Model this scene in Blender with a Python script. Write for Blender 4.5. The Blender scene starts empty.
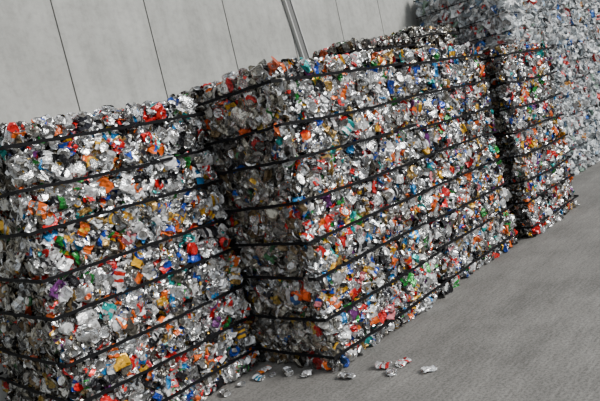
import bpy, math
import numpy as np
from mathutils import Matrix, Vector
rng = np.random.default_rng(11)

# ------------------------------------------------------------ materials
def newmat(name):
    m = bpy.data.materials.new(name); m.use_nodes = True
    nt = m.node_tree
    return m, nt, nt.nodes['Principled BSDF']
def N(nt, t, **kw):
    n = nt.nodes.new(t)
    for k, v in kw.items(): setattr(n, k, v)
    return n

def scrap_mat(name, rough, metal_scale, nscale):
    m, nt, b = newmat(name)
    at = N(nt, 'ShaderNodeAttribute', attribute_name='Col')
    tc = N(nt, 'ShaderNodeTexCoord')
    no = N(nt, 'ShaderNodeTexNoise'); no.inputs['Scale'].default_value = nscale; no.inputs['Detail'].default_value = 3
    nt.links.new(tc.outputs['Object'], no.inputs['Vector'])
    cr = N(nt, 'ShaderNodeValToRGB')
    cr.color_ramp.elements[0].position = .38; cr.color_ramp.elements[0].color = (.30, .28, .26, 1)
    cr.color_ramp.elements[1].position = .50; cr.color_ramp.elements[1].color = (1, 1, 1, 1)
    nt.links.new(no.outputs['Fac'], cr.inputs['Fac'])
    mx = N(nt, 'ShaderNodeMix', data_type='RGBA', blend_type='MULTIPLY'); mx.inputs['Factor'].default_value = .75
    nt.links.new(at.outputs['Color'], mx.inputs['A']); nt.links.new(cr.outputs['Color'], mx.inputs['B'])
    nt.links.new(mx.outputs['Result'], b.inputs['Base Color'])
    mu = N(nt, 'ShaderNodeMath', operation='MULTIPLY'); mu.inputs[1].default_value = metal_scale
    nt.links.new(at.outputs['Alpha'], mu.inputs[0]); nt.links.new(mu.outputs[0], b.inputs['Metallic'])
    b.inputs['Roughness'].default_value = rough
    n2 = N(nt, 'ShaderNodeTexNoise'); n2.inputs['Scale'].default_value = 90
    nt.links.new(tc.outputs['Object'], n2.inputs['Vector'])
    bp = N(nt, 'ShaderNodeBump'); bp.inputs['Strength'].default_value = .5; bp.inputs['Distance'].default_value = .006
    nt.links.new(n2.outputs['Fac'], bp.inputs['Height']); nt.links.new(bp.outputs['Normal'], b.inputs['Normal'])
    return m
M_CAN = scrap_mat('crushed_can_metal', .24, 1.0, 38)
M_PLA = scrap_mat('crushed_plastic', .35, .25, 22)
M_STRAP, nt, b = newmat('strap_black')
b.inputs['Base Color'].default_value = (.003, .003, .004, 1); b.inputs['Roughness'].default_value = .8; b.inputs['Specular IOR Level'].default_value = .2

# ------------------------------------------------------------ can templates
def tube(rings, caps=True):
    n = len(rings[0]); R = len(rings)
    V = np.concatenate(rings); F = []; G = []
    for i in range(R-1):
        for j in range(n):
            F.append([i*n+j, i*n+(j+1) % n, (i+1)*n+(j+1) % n, (i+1)*n+j]); G.append(('b', i, j))
    if caps:
        extra = []
        for e, ri in ((0, 0), (1, R-1)):
            c = rings[ri].mean(0); other = rings[1 if e == 0 else R-2].mean(0)
            inward = (other-c); L = np.linalg.norm(inward)+1e-9; inward /= L
            inner = c+(rings[ri]-c)*.8+inward*.003
            base = len(V)+sum(len(x) for x in extra)
            extra.append(inner); extra.append((c+inward*.004)[None])
            for j in range(n):
                F.append([ri*n+j, ri*n+(j+1) % n, base+(j+1) % n, base+j]); G.append(('c', e, j))
                F.append([base+j, base+(j+1) % n, base+n]); G.append(('c', e, j))
        V = np.concatenate([V]+extra)
    return V, F, G

def finish(V, F, G, r):
    grp = np.zeros(len(F), int)
    mode = r.integers(0, 4); k = r.integers(0, 12); w = r.integers(3, 7)
    for i, g in enumerate(G):
        if g[0] == 'c': grp[i] = 2
        elif mode == 0: grp[i] = 1 if g[1] in (1, 3) else 0
        elif mode == 1: grp[i] = 1 if (g[2]-k) % 12 < w else 0
        elif mode == 2: grp[i] = 1 if r.random() < .3 else 0
        else: grp[i] = 1 if (g[1]+(g[2]//3)) % 3 == 0 else 0
    lv = np.concatenate([np.array(f) for f in F]); lt = np.array([len(f) for f in F])
    return dict(V=V.astype(np.float64), lv=lv, lt=lt, g=grp)

def can_side(r):
    n = 12; h = .115*r.uniform(.75, 1.05); ys = np.array([-.5, -.44, -.2, .02, .22, .44, .5])*h
    th = np.arange(n)/n*2*math.pi; rings = []
    flat = r.uniform(.2, .5); bend = r.uniform(-.3, .3); pinch = r.integers(2, 5)
    for i, y in enumerate(ys):
        rad = .027 if i in (0, 6) else .033
        fl = flat if 0 < i < 6 else min(1, flat+.25)
        pin = .45 if i == pinch else 1
        x = rad*1.2*np.cos(th)+r.normal(0, .003)
        z = rad*fl*pin*np.sin(th)+r.normal(0, .005)
        yy = np.full(n, y)+bend*x*.6
        P = np.stack([x, yy, z], 1)
        if 0 < i < 6: P += r.normal(0, .0026, P.shape)
        rings.append(P)
    return finish(*tube(rings), r)
def can_axial(r):
    n = 12; h = r.uniform(.018, .05); K = 5
    th = np.arange(n)/n*2*math.pi; rings = []
    base = .031*r.uniform(.9, 1.25)
    for i in range(K):
        rad = base*(1.0 if i % 2 == 0 else 1.25) if 0 < i < K-1 else base*.93
        P = np.stack([rad*np.cos(th), rad*np.sin(th)*r.uniform(.85, 1), np.full(n, (i/(K-1)-.5)*h)], 1)
        if 0 < i < K-1: P += r.normal(0, .004, P.shape)
        else: P[:, 2] += P[:, 0]*r.uniform(-.2, .2)
        rings.append(P)
    return finish(*tube(rings), r)
def lid(r):
    n = 14; th = np.arange(n)/n*2*math.pi; rad = r.uniform(.03, .045)
    prof = [(rad, -.004), (rad, .004), (rad*.86, .004), (rad*.84, .0), (rad*.45, .0015)]
    rings = [np.stack([a*np.cos(th), a*np.sin(th), np.full(n, z)+a*a*np.cos(2*th+1)*4], 1) for a, z in prof]
    V = np.concatenate(rings+[np.array([[0, 0, .001]])]); F = []; G = []
    for i in range(len(prof)-1):
        for j in range(n):
            F.append([i*n+j, i*n+(j+1) % n, (i+1)*n+(j+1) % n, (i+1)*n+j]); G.append(('c', i, j))
    i = len(prof)-1
    for j in range(n): F.append([i*n+j, i*n+(j+1) % n, len(V)-1]); G.append(('c', i, j))
    return finish(V, F, G, r)
def sheet(r):
    a, c = 6, 5; L, W = r.uniform(.06, .11), r.uniform(.03, .06)
    X, Y = np.meshgrid(np.linspace(-.5, .5, a), np.linspace(-.5, .5, c), indexing='ij')
    Z = .010*np.sin(X*r.uniform(5, 11)+r.uniform(0, 6))+.008*np.sin(Y*r.uniform(4, 9)+X*4)+r.normal(0, .0035, X.shape)
    V = np.stack([X*L+r.normal(0, .004, X.shape), Y*W+r.normal(0, .004, X.shape), Z], 2).reshape(-1, 3)
    F = []; G = []
    for i in range(a-1):
        for j in range(c-1):
            F.append([i*c+j, (i+1)*c+j, (i+1)*c+j+1, i*c+j+1]); G.append(('b', i, j+(i % 2)*4))
    return finish(V, F, G, r)
T = [can_side(rng) for _ in range(12)]+[can_axial(rng) for _ in range(6)]+[lid(rng) for _ in range(4)]+[sheet(rng) for _ in range(10)]
TW = np.array([.042]*12+[.025]*6+[.022]*4+[.028]*10); TW /= TW.sum()
TW_STEEL = np.array([.03]*12+[.05]*6+[.09]*4+[.01]*10); TW_STEEL /= TW_STEEL.sum()
TW_PLA = np.array([.05]*12+[.004]*6+[.003]*4+[.036]*10); TW_PLA /= TW_PLA.sum()

def pal(rows):
    a = np.array(rows, float); return a[:, :4], a[:, 4]/a[:, 4].sum()
P_CAN = pal([(.90,.91,.92,.94,38),(.92,.92,.92,.3,16),(.52,.52,.51,.92,12),(.28,.26,.22,.8,9),(.015,.015,.018,.3,14),
 (.98,.16,.01,.15,6.5),(.78,.012,.012,.2,5.5),(.01,.06,.42,.3,3.8),(.015,.26,.62,.3,3.8),(.01,.45,.43,.3,2.0),(.02,.28,.04,.3,2.8),
 (.95,.50,.02,.3,3.4),(.55,.34,.10,.6,3.5),(.18,.03,.20,.3,1.0),(.85,.25,.28,.2,1.0)])
P_STEEL = pal([(.66,.64,.58,.88,30),(.42,.39,.32,.88,25),(.80,.79,.75,.6,9),(.10,.09,.08,.6,14),(.26,.18,.09,.5,8),
 (.98,.12,.01,.05,4),(.6,.02,.02,.2,3),(.03,.10,.3,.3,1.5),(.05,.2,.07,.3,2),(.6,.4,.08,.3,2)])
P_PLA = pal([(.74,.79,.82,.15,34),(.92,.94,.95,.1,34),(.48,.53,.56,.2,12),(.20,.23,.25,.2,8),(.28,.42,.56,.2,4),(.28,.42,.34,.2,3),
 (.8,.05,.04,.1,3),(.04,.16,.55,.1,3),(.04,.04,.04,.1,5),(.75,.35,.08,.1,1)])
SECOND = np.array([(.92,.93,.93,.3),(.88,.90,.91,.92),(.75,.75,.75,.6),(.03,.03,.04,.3),(.78,.03,.02,.3),(.9,.5,.03,.4),(.02,.10,.50,.3)])
SECOND_P = np.array([(.92,.94,.95,.1),(.8,.84,.86,.1),(.7,.75,.78,.1),(.3,.33,.35,.1),(.78,.05,.04,.1),(.6,.7,.72,.1),(.1,.25,.6,.1)])

class Builder:
    def __init__(s): s.V=[]; s.lv=[]; s.lt=[]; s.C=[]; s.M=[]; s.nv=0
    def add(s, V, lv, lt, C, mi=0):
        s.V.append(V); s.lv.append(lv+s.nv); s.lt.append(lt); s.C.append(C); s.M.append(np.full(len(lt), mi)); s.nv += len(V)
    def box(s, lo, hi, col, mi=0):
        x0,y0,z0=lo; x1,y1,z1=hi
        V=np.array([(x0,y0,z0),(x1,y0,z0),(x1,y1,z0),(x0,y1,z0),(x0,y0,z1),(x1,y0,z1),(x1,y1,z1),(x0,y1,z1)],float)
        F=np.array([[0,3,2,1],[4,5,6,7],[0,1,5,4],[1,2,6,5],[2,3,7,6],[3,0,4,7]])
        s.add(V,F.ravel(),np.full(6,4),np.tile(np.array(col,float),(6,1)),mi)
    def make(s, name, mats, loc=(0,0,0)):
        V=np.concatenate(s.V)-np.array(loc); lv=np.concatenate(s.lv); lt=np.concatenate(s.lt); C=np.concatenate(s.C); M=np.concatenate(s.M)
        me=bpy.data.meshes.new(name); me.vertices.add(len(V)); me.vertices.foreach_set('co',V.ravel())
        me.loops.add(len(lv)); me.loops.foreach_set('vertex_index',lv.astype(np.int32))
        me.polygons.add(len(lt)); st=np.concatenate([[0],np.cumsum(lt)[:-1]]); me.polygons.foreach_set('loop_start',st.astype(np.int32))
        for m in mats: me.materials.append(m)
        me.polygons.foreach_set('material_index',M.astype(np.int32))
        me.update(calc_edges=True); me.shade_flat()
        at=me.attributes.new('Col','FLOAT_COLOR','FACE'); at.data.foreach_set('color',C.ravel().astype(np.float32))
        o=bpy.data.objects.new(name,me); bpy.context.collection.objects.link(o); o.location=loc
        return o

def scatter(B, P, Nrm, palette, tw, scale=(.75,1.15), tilt=.45, shade=1.0, ymax=None):
    n=len(P)
    if n==0: return
    SEC=SECOND_P if palette is P_PLA else SECOND
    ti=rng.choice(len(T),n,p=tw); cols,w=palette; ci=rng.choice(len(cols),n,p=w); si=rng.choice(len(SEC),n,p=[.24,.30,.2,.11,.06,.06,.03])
    nn=Nrm+rng.normal(0,tilt,(n,3)); nn/=np.linalg.norm(nn,axis=1)[:,None]
    r=rng.normal(0,1,(n,3)); t=r-(r*nn).sum(1)[:,None]*nn; t/=np.linalg.norm(t,axis=1)[:,None]; bt=np.cross(nn,t)
    R=np.stack([t,bt,nn],2); sc=rng.uniform(*scale,n); br=rng.uniform(.58,1.08,n)*shade  # shade multiplies into the can colours of the face
    for k in range(len(T)):
        idx=np.where(ti==k)[0]; m=len(idx)
        if m==0: continue
        tp=T[k]; V=np.einsum('nij,vj->nvi',R[idx],tp['V'])*sc[idx][:,None,None]+P[idx][:,None,:]
        if ymax is not None: V[:,:,1]=np.minimum(V[:,:,1],ymax)
        nv=len(tp['V']); lv=(tp['lv'][None]+np.arange(m)[:,None]*nv).ravel(); lt=np.tile(tp['lt'],m)
        g=tp['g']; C=np.zeros((m,len(g),4))
        prim=cols[ci[idx]]; sec=SEC[si[idx]].copy()
        same=rng.random(m)<.5; sec[same]=prim[same]
        met=np.array([.78,.78,.77,.9])*np.ones((m,1)); met[:, :3]*=rng.uniform(.6,1.2,(m,1))
        keep=rng.random(m)<.3; met[keep]=prim[keep]
        C[:,g==0]=prim[:,None]; C[:,g==1]=sec[:,None]; C[:,g==2]=met[:,None]
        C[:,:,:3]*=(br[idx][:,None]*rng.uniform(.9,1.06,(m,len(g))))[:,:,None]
        C[:,:,:3]=np.clip(C[:,:,:3],0,.95)
        B.add(V.reshape(-1,3),lv,lt,C.reshape(-1,4))

def strap(B, pts, w=.017, th=.004, col=(.01,.01,.01,.2)):
    pts=np.array(pts); n=len(pts)
    tan=np.roll(pts,-1,0)-np.roll(pts,1,0); tan[:,2]=0; tan/=np.linalg.norm(tan,axis=1)[:,None]
    out=np.stack([tan[:,1],-tan[:,0],np.zeros(n)],1); z=np.array([0,0,1.])
    ring=[pts+out*th+z*w/2, pts+out*th-z*w/2, pts-out*th-z*w/2, pts-out*th+z*w/2]
    V=np.stack(ring,1).reshape(-1,3); F=[]
    for i in range(n):
        j=(i+1)%n
        for k in range(4): F.append([i*4+k,i*4+(k+1)%4,j*4+(k+1)%4,j*4+k])
    F=np.array(F); B.add(V,F.ravel(),np.full(len(F),4),np.tile(np.array(col,float),(len(F),1)),1)

def bale(name, x0,x1,y0,y1,z0,z1, pals, mat=M_CAN, tws=None, dens=(620,620,200,350,60), nst=4, tilt=.32, scale=(.70,1.2), sw=.021, darks=(1,1,1,1,1), lscale=None):  # face_shade: per-face colour multipliers, painting shade on the end faces
    B=Builder(); ins=.09
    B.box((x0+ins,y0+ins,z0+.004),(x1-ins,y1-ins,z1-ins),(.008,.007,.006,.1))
    H=z1-z0; zs=[z0+H*(i+.5)/nst+rng.uniform(-.02,.02) for i in range(nst)]
    slopes=[rng.uniform(-.012,.012) for _ in zs]
    ph=rng.uniform(0,6,4)
    def und(a,z):
        g=np.zeros_like(z)
        for zz in zs: g+=np.exp(-((z-zz)/.03)**2)
        return .009*np.sin(a*4.1+ph[0])+.009*np.sin(z*5+a*2+ph[1])+.005*np.sin(a*9+ph[2])-.05*g
    def face(kind):
        k={'f':0,'l':1,'r':2,'t':3,'b':4}[kind]
        A=((x1-x0)*H if kind in 'fb' else (y1-y0)*H if kind in 'lr' else (x1-x0)*(y1-y0))
        n=int(A*dens[k]);
        if n==0: return
        u=rng.random(n); v=rng.random(n); dep=rng.uniform(-.075,.008,n)
        if kind in 'fblr':
            topm=.05 if dens[3]>0 else .012
            z=z0+.02+v*(H-.02-topm)
            a=(x0+.025+u*(x1-x0-.05)) if kind in 'fb' else (y0+.025+u*(y1-y0-.05))
            lo,hi=(x0,x1) if kind in 'fb' else (y0,y1)
            edge=np.minimum(a-lo,hi-a); rd=np.where(edge<.05,-.02*(1-edge/.05)**2,0)
            o=und(a,z)+dep+rd-.012
            if kind=='f': P=np.stack([a,y0-o,z],1); Nn=np.tile([0,-1.,.0],(n,1))
            if kind=='b': P=np.stack([a,y1+o,z],1); Nn=np.tile([0,1.,0],(n,1))
            if kind=='l': P=np.stack([x0-o,a,z],1); Nn=np.tile([-1.,0,0],(n,1))
            if kind=='r': P=np.stack([x1+o,a,z],1); Nn=np.tile([1.,0,0],(n,1))
        else:
            P=np.stack([x0+.05+u*(x1-x0-.1),y0+.05+v*(y1-y0-.1),z1+dep*.6-.03+.008*np.sin(u*9+ph[3])],1); Nn=np.tile([0,0,1.],(n,1))
        tw=(tws[k] if tws else TW)
        P[:,2]=np.maximum(P[:,2],z0+.04)
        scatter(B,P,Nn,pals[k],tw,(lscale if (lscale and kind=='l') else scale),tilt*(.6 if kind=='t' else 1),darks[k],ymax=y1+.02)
    for kd in 'flrtb': face(kd)
    for zz,sl in zip(zs,slopes):
        pts=[]; e=.02; st=.07
        def seg(ax,ay,bx,by):
            L=math.hypot(bx-ax,by-ay); m=max(2,int(L/st))
            for i in range(m):
                f=i/m; pts.append((ax+(bx-ax)*f,ay+(by-ay)*f+rng.normal(0,.002),zz+sl*math.sin(f*3.1)*2+rng.normal(0,.0022)))
        seg(x0-e,y0-e,x1+e,y0-e); seg(x1+e,y0-e,x1+e,y1+e); seg(x1+e,y1+e,x0-e,y1+e); seg(x0-e,y1+e,x0-e,y0-e)
        strap(B,pts,w=sw)
    return B.make(name,[mat,M_STRAP],((x0+x1)/2,(y0+y1)/2,z0))

PM=[P_CAN,P_STEEL,P_CAN,P_CAN,P_CAN]
TM=[TW,TW_STEEL,TW,TW,TW]
nm='crushed_can_bale'
def col(x0,x1,y0,y1,H,pals,tws,dens,layers=2,**k):
    for i in range(layers):
        z0=H*i/layers; z1=H*(i+1)/layers
        d=list(dens)
        if i<layers-1: d[3]=0
        j=rng.uniform(-.01,.01) if i else 0
        bale(k.get('name',nm),x0+j,x1+j,y0+j,y1,z0,z1,pals,tws=tws,dens=d,**{a:b for a,b in k.items() if a!='name'})
col(1.38,2.82,3.58,4.93,2.17,PM,TM,(1200,950,60,600,0),darks=(1,.65,1,1,1))  # left end coloured darker to paint its shaded side
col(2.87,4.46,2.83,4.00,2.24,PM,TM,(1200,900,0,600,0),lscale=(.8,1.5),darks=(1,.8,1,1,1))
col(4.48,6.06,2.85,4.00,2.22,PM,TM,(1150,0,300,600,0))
col(6.25,7.72,2.74,4.00,2.14,PM,TM,(1100,600,300,500,0),darks=(1,.45,1,1,1))  # strip of left end beside the gap has shade painted into its colours
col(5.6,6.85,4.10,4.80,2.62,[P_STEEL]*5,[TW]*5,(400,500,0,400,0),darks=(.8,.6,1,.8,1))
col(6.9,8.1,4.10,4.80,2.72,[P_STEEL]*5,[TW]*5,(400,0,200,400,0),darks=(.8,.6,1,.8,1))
for i in range(4):
    x=8.4+1.35*i
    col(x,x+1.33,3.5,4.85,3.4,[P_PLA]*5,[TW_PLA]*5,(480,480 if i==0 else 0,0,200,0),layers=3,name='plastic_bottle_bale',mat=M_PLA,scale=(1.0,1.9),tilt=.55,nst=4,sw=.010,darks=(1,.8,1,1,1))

# ------------------------------------------------------------ loose cans on the floor
def loose(x,y,k,ang,s,colr,name='crushed_can'):
    tp=T[k]; V=tp['V']*s; c,sn=math.cos(ang),math.sin(ang)
    V=V@np.array([[c,sn,0],[-sn,c,0],[0,0,1]]); V=V-np.array([0,0,V[:,2].min()])
    B=Builder(); g=tp['g']; C=np.zeros((len(g),4)); C[g==0]=colr[0]; C[g==1]=colr[1]; C[g==2]=(.7,.7,.7,.85)
    B.add(V+np.array([x,y,0]),tp['lv'],tp['lt'],C); return B.make(name,[M_CAN],(x,y,0))
W=(.85,.86,.87,.3); S=(.72,.73,.74,.8); RD=(.62,.03,.03,.3); BL=(.03,.3,.5,.3); OR=(.85,.2,.02,.2); DK=(.2,.19,.17,.6)
loose(3.05,2.55,0,.3,1.1,(S,RD)); loose(3.13,2.44,3,1.5,1.0,(W,RD)); loose(2.98,2.44,13,0,1.0,(S,DK))
loose(3.09,2.21,5,.9,.9,(W,S))
for i,(x,y) in enumerate([(2.62,3.40),(2.70,3.33),(2.76,3.22),(2.50,3.47),(2.78,3.05),(2.84,2.72),(2.73,3.46),(2.35,3.47)]):
    loose(x,y,[1,14,4,20,7,9,2,6][i],i*1.3,.9,[(W,BL),(S,S),(DK,S),(S,S),(W,S),(S,DK),(OR,W),(DK,S)][i])

# ------------------------------------------------------------ floor
def plane(name,pts,mat):
    me=bpy.data.meshes.new(name); me.from_pydata(pts,[],[(0,1,2,3)]); me.materials.append(mat)
    o=bpy.data.objects.new(name,me); bpy.context.collection.objects.link(o); return o
def ramp(nt,src,p0,c0,p1,c1):
    r=N(nt,'ShaderNodeValToRGB'); e=r.color_ramp.elements
    e[0].position=p0; e[0].color=(*c0,1); e[1].position=p1; e[1].color=(*c1,1); nt.links.new(src,r.inputs['Fac']); return r.outputs['Color']
def mul(nt,a,c):
    m=N(nt,'ShaderNodeMix',data_type='RGBA',blend_type='MULTIPLY'); m.inputs['Factor'].default_value=1
    nt.links.new(a,m.inputs['A']); nt.links.new(c,m.inputs['B']); return m.outputs['Result']
def noise(nt,vec,sc,det,ro):
    n=N(nt,'ShaderNodeTexNoise'); n.inputs['Scale'].default_value=sc; n.inputs['Detail'].default_value=det; n.inputs['Roughness'].default_value=ro
    nt.links.new(vec,n.inputs['Vector']); return n.outputs['Fac']
mf,nt,b=newmat('brushed_concrete')
tc=N(nt,'ShaderNodeTexCoord'); O=tc.outputs['Object']
mp=N(nt,'ShaderNodeMapping'); mp.inputs['Rotation'].default_value=(0,0,math.radians(43)); mp.inputs['Scale'].default_value=(3.0,30,1)
nt.links.new(O,mp.inputs['Vector'])
mp2=N(nt,'ShaderNodeMapping'); mp2.inputs['Rotation'].default_value=(0,0,math.radians(43)); mp2.inputs['Scale'].default_value=(.6,4,1)
nt.links.new(O,mp2.inputs['Vector'])
s1=noise(nt,mp.outputs['Vector'],1.5,8,.75); s2=noise(nt,mp2.outputs['Vector'],1.2,8,.7)
g=lambda v:(v,v,v)
c=ramp(nt,s1,.3,(.165,.157,.143),.7,(.28,.27,.25))
c=mul(nt,c,ramp(nt,s2,.35,g(.78),.6,g(1)))
c=mul(nt,c,ramp(nt,noise(nt,O,1.6,9,.7),.36,g(.70),.6,g(1)))
c=mul(nt,c,ramp(nt,noise(nt,O,55,4,.7),.38,g(.55),.56,g(1)))
nt.links.new(c,b.inputs['Base Color'])
bp=N(nt,'ShaderNodeBump'); bp.inputs['Strength'].default_value=.5; bp.inputs['Distance'].default_value=.006
nt.links.new(s1,bp.inputs['Height']); nt.links.new(bp.outputs['Normal'],b.inputs['Normal']); b.inputs['Roughness'].default_value=.85
plane('floor',[(-6,-8,0),(22,-8,0),(22,5.3,0),(-6,5.3,0)],mf)

# ------------------------------------------------------------ wall of precast panels with recessed joints
mw,nt,b=newmat('precast_concrete')
tc=N(nt,'ShaderNodeTexCoord'); O=tc.outputs['Object']
mp=N(nt,'ShaderNodeMapping'); mp.inputs['Scale'].default_value=(5,5,.45); nt.links.new(O,mp.inputs['Vector'])
c=ramp(nt,noise(nt,O,1.6,10,.68),.32,(.33,.333,.31),.68,(.48,.482,.45))
c=mul(nt,c,ramp(nt,noise(nt,mp.outputs['Vector'],1.2,6,.6),.35,g(.82),.6,g(1)))
c=mul(nt,c,ramp(nt,noise(nt,O,14,6,.7),.3,g(.80),.55,g(1)))
nt.links.new(c,b.inputs['Base Color']); b.inputs['Roughness'].default_value=.85
mj,nt,b=newmat('joint_dark'); b.inputs['Base Color'].default_value=(.12,.12,.115,1)
ms,nt,b=newmat('steel_weathered'); b.inputs['Base Color'].default_value=(.14,.14,.135,1); b.inputs['Roughness'].default_value=.5
ml,nt,b=newmat('steel_edge'); b.inputs['Base Color'].default_value=(.5,.5,.48,1)
wb=Builder(); seams=[-3.2,-1.2,-.3,.65,1.64,2.63,3.58,4.60,5.62,6.62,7.6,8.6,9.6,10.6,11.6,12.6,13.6,15,17,19,22]
for a,c2 in zip(seams[:-1],seams[1:]):
    wb.box((a+.007,5.0,0),(c2-.007,5.2,6),(1,1,1,1))
wb.box((-3.2,5.012,0),(22,5.25,6),(0,0,0,1),1)
wb.make('wall_back',[mw,mj],(0,5.0,0))
sb=Builder()
sb.box((-.045,-.03,0),(.045,-.002,4.9),(0,0,0,1),0); sb.box((.045,-.045,0),(.062,-.002,4.9),(0,0,0,1),1); sb.box((-.062,-.045,0),(-.045,-.002,4.9),(0,0,0,1),1)
so=sb.make('steel_channel_post',[ms,ml]); so.location=(6.15,4.998,.008)
so.rotation_euler=(0,math.radians(-9),0)

# ------------------------------------------------------------ light: overcast sky, bright overhead, dim horizon
w=bpy.data.worlds.new('overcast'); bpy.context.scene.world=w; w.use_nodes=True
nt=w.node_tree; bg=nt.nodes['Background']; bg.inputs['Strength'].default_value=.95
tc=N(nt,'ShaderNodeTexCoord'); sx=N(nt,'ShaderNodeSeparateXYZ'); nt.links.new(tc.outputs['Generated'],sx.inputs[0])
cr=N(nt,'ShaderNodeValToRGB'); e=cr.color_ramp.elements; e[0].position=.0; e[0].color=(.09,.10,.11,1); e[1].position=.6; e[1].color=(.92,.96,1,1)
x=e.new(.12); x.color=(.14,.15,.17,1); x=e.new(.3); x.color=(.68,.74,.80,1)
nt.links.new(sx.outputs['Z'],cr.inputs['Fac']); nt.links.new(cr.outputs['Color'],bg.inputs['Color'])
L=bpy.data.lights.new('sun','SUN'); L.energy=4.6; L.angle=math.radians(18); L.color=(1,.985,.96)
lo=bpy.data.objects.new('sun',L); bpy.context.collection.objects.link(lo); lo.location=(6,-6,8)
lo.rotation_euler=Vector((.38,-.92,.68)).to_track_quat('Z','Y').to_euler()

# ------------------------------------------------------------ camera
p=math.radians(6.8); ro=math.radians(12.8)
F=Vector((.714*math.cos(p),.70*math.cos(p),-math.sin(p))).normalized()
R0=F.cross(Vector((0,0,1))).normalized(); U0=R0.cross(F)
U=(math.cos(ro)*U0+math.sin(ro)*R0).normalized(); R=F.cross(U).normalized()
cam=bpy.data.cameras.new('camera'); cam.lens=35.6; cam.sensor_width=36
co=bpy.data.objects.new('camera',cam); bpy.context.collection.objects.link(co)
m=Matrix((R,U,-F)).transposed().to_4x4(); m.translation=(0,0,1.75); co.matrix_world=m
bpy.context.scene.camera=co
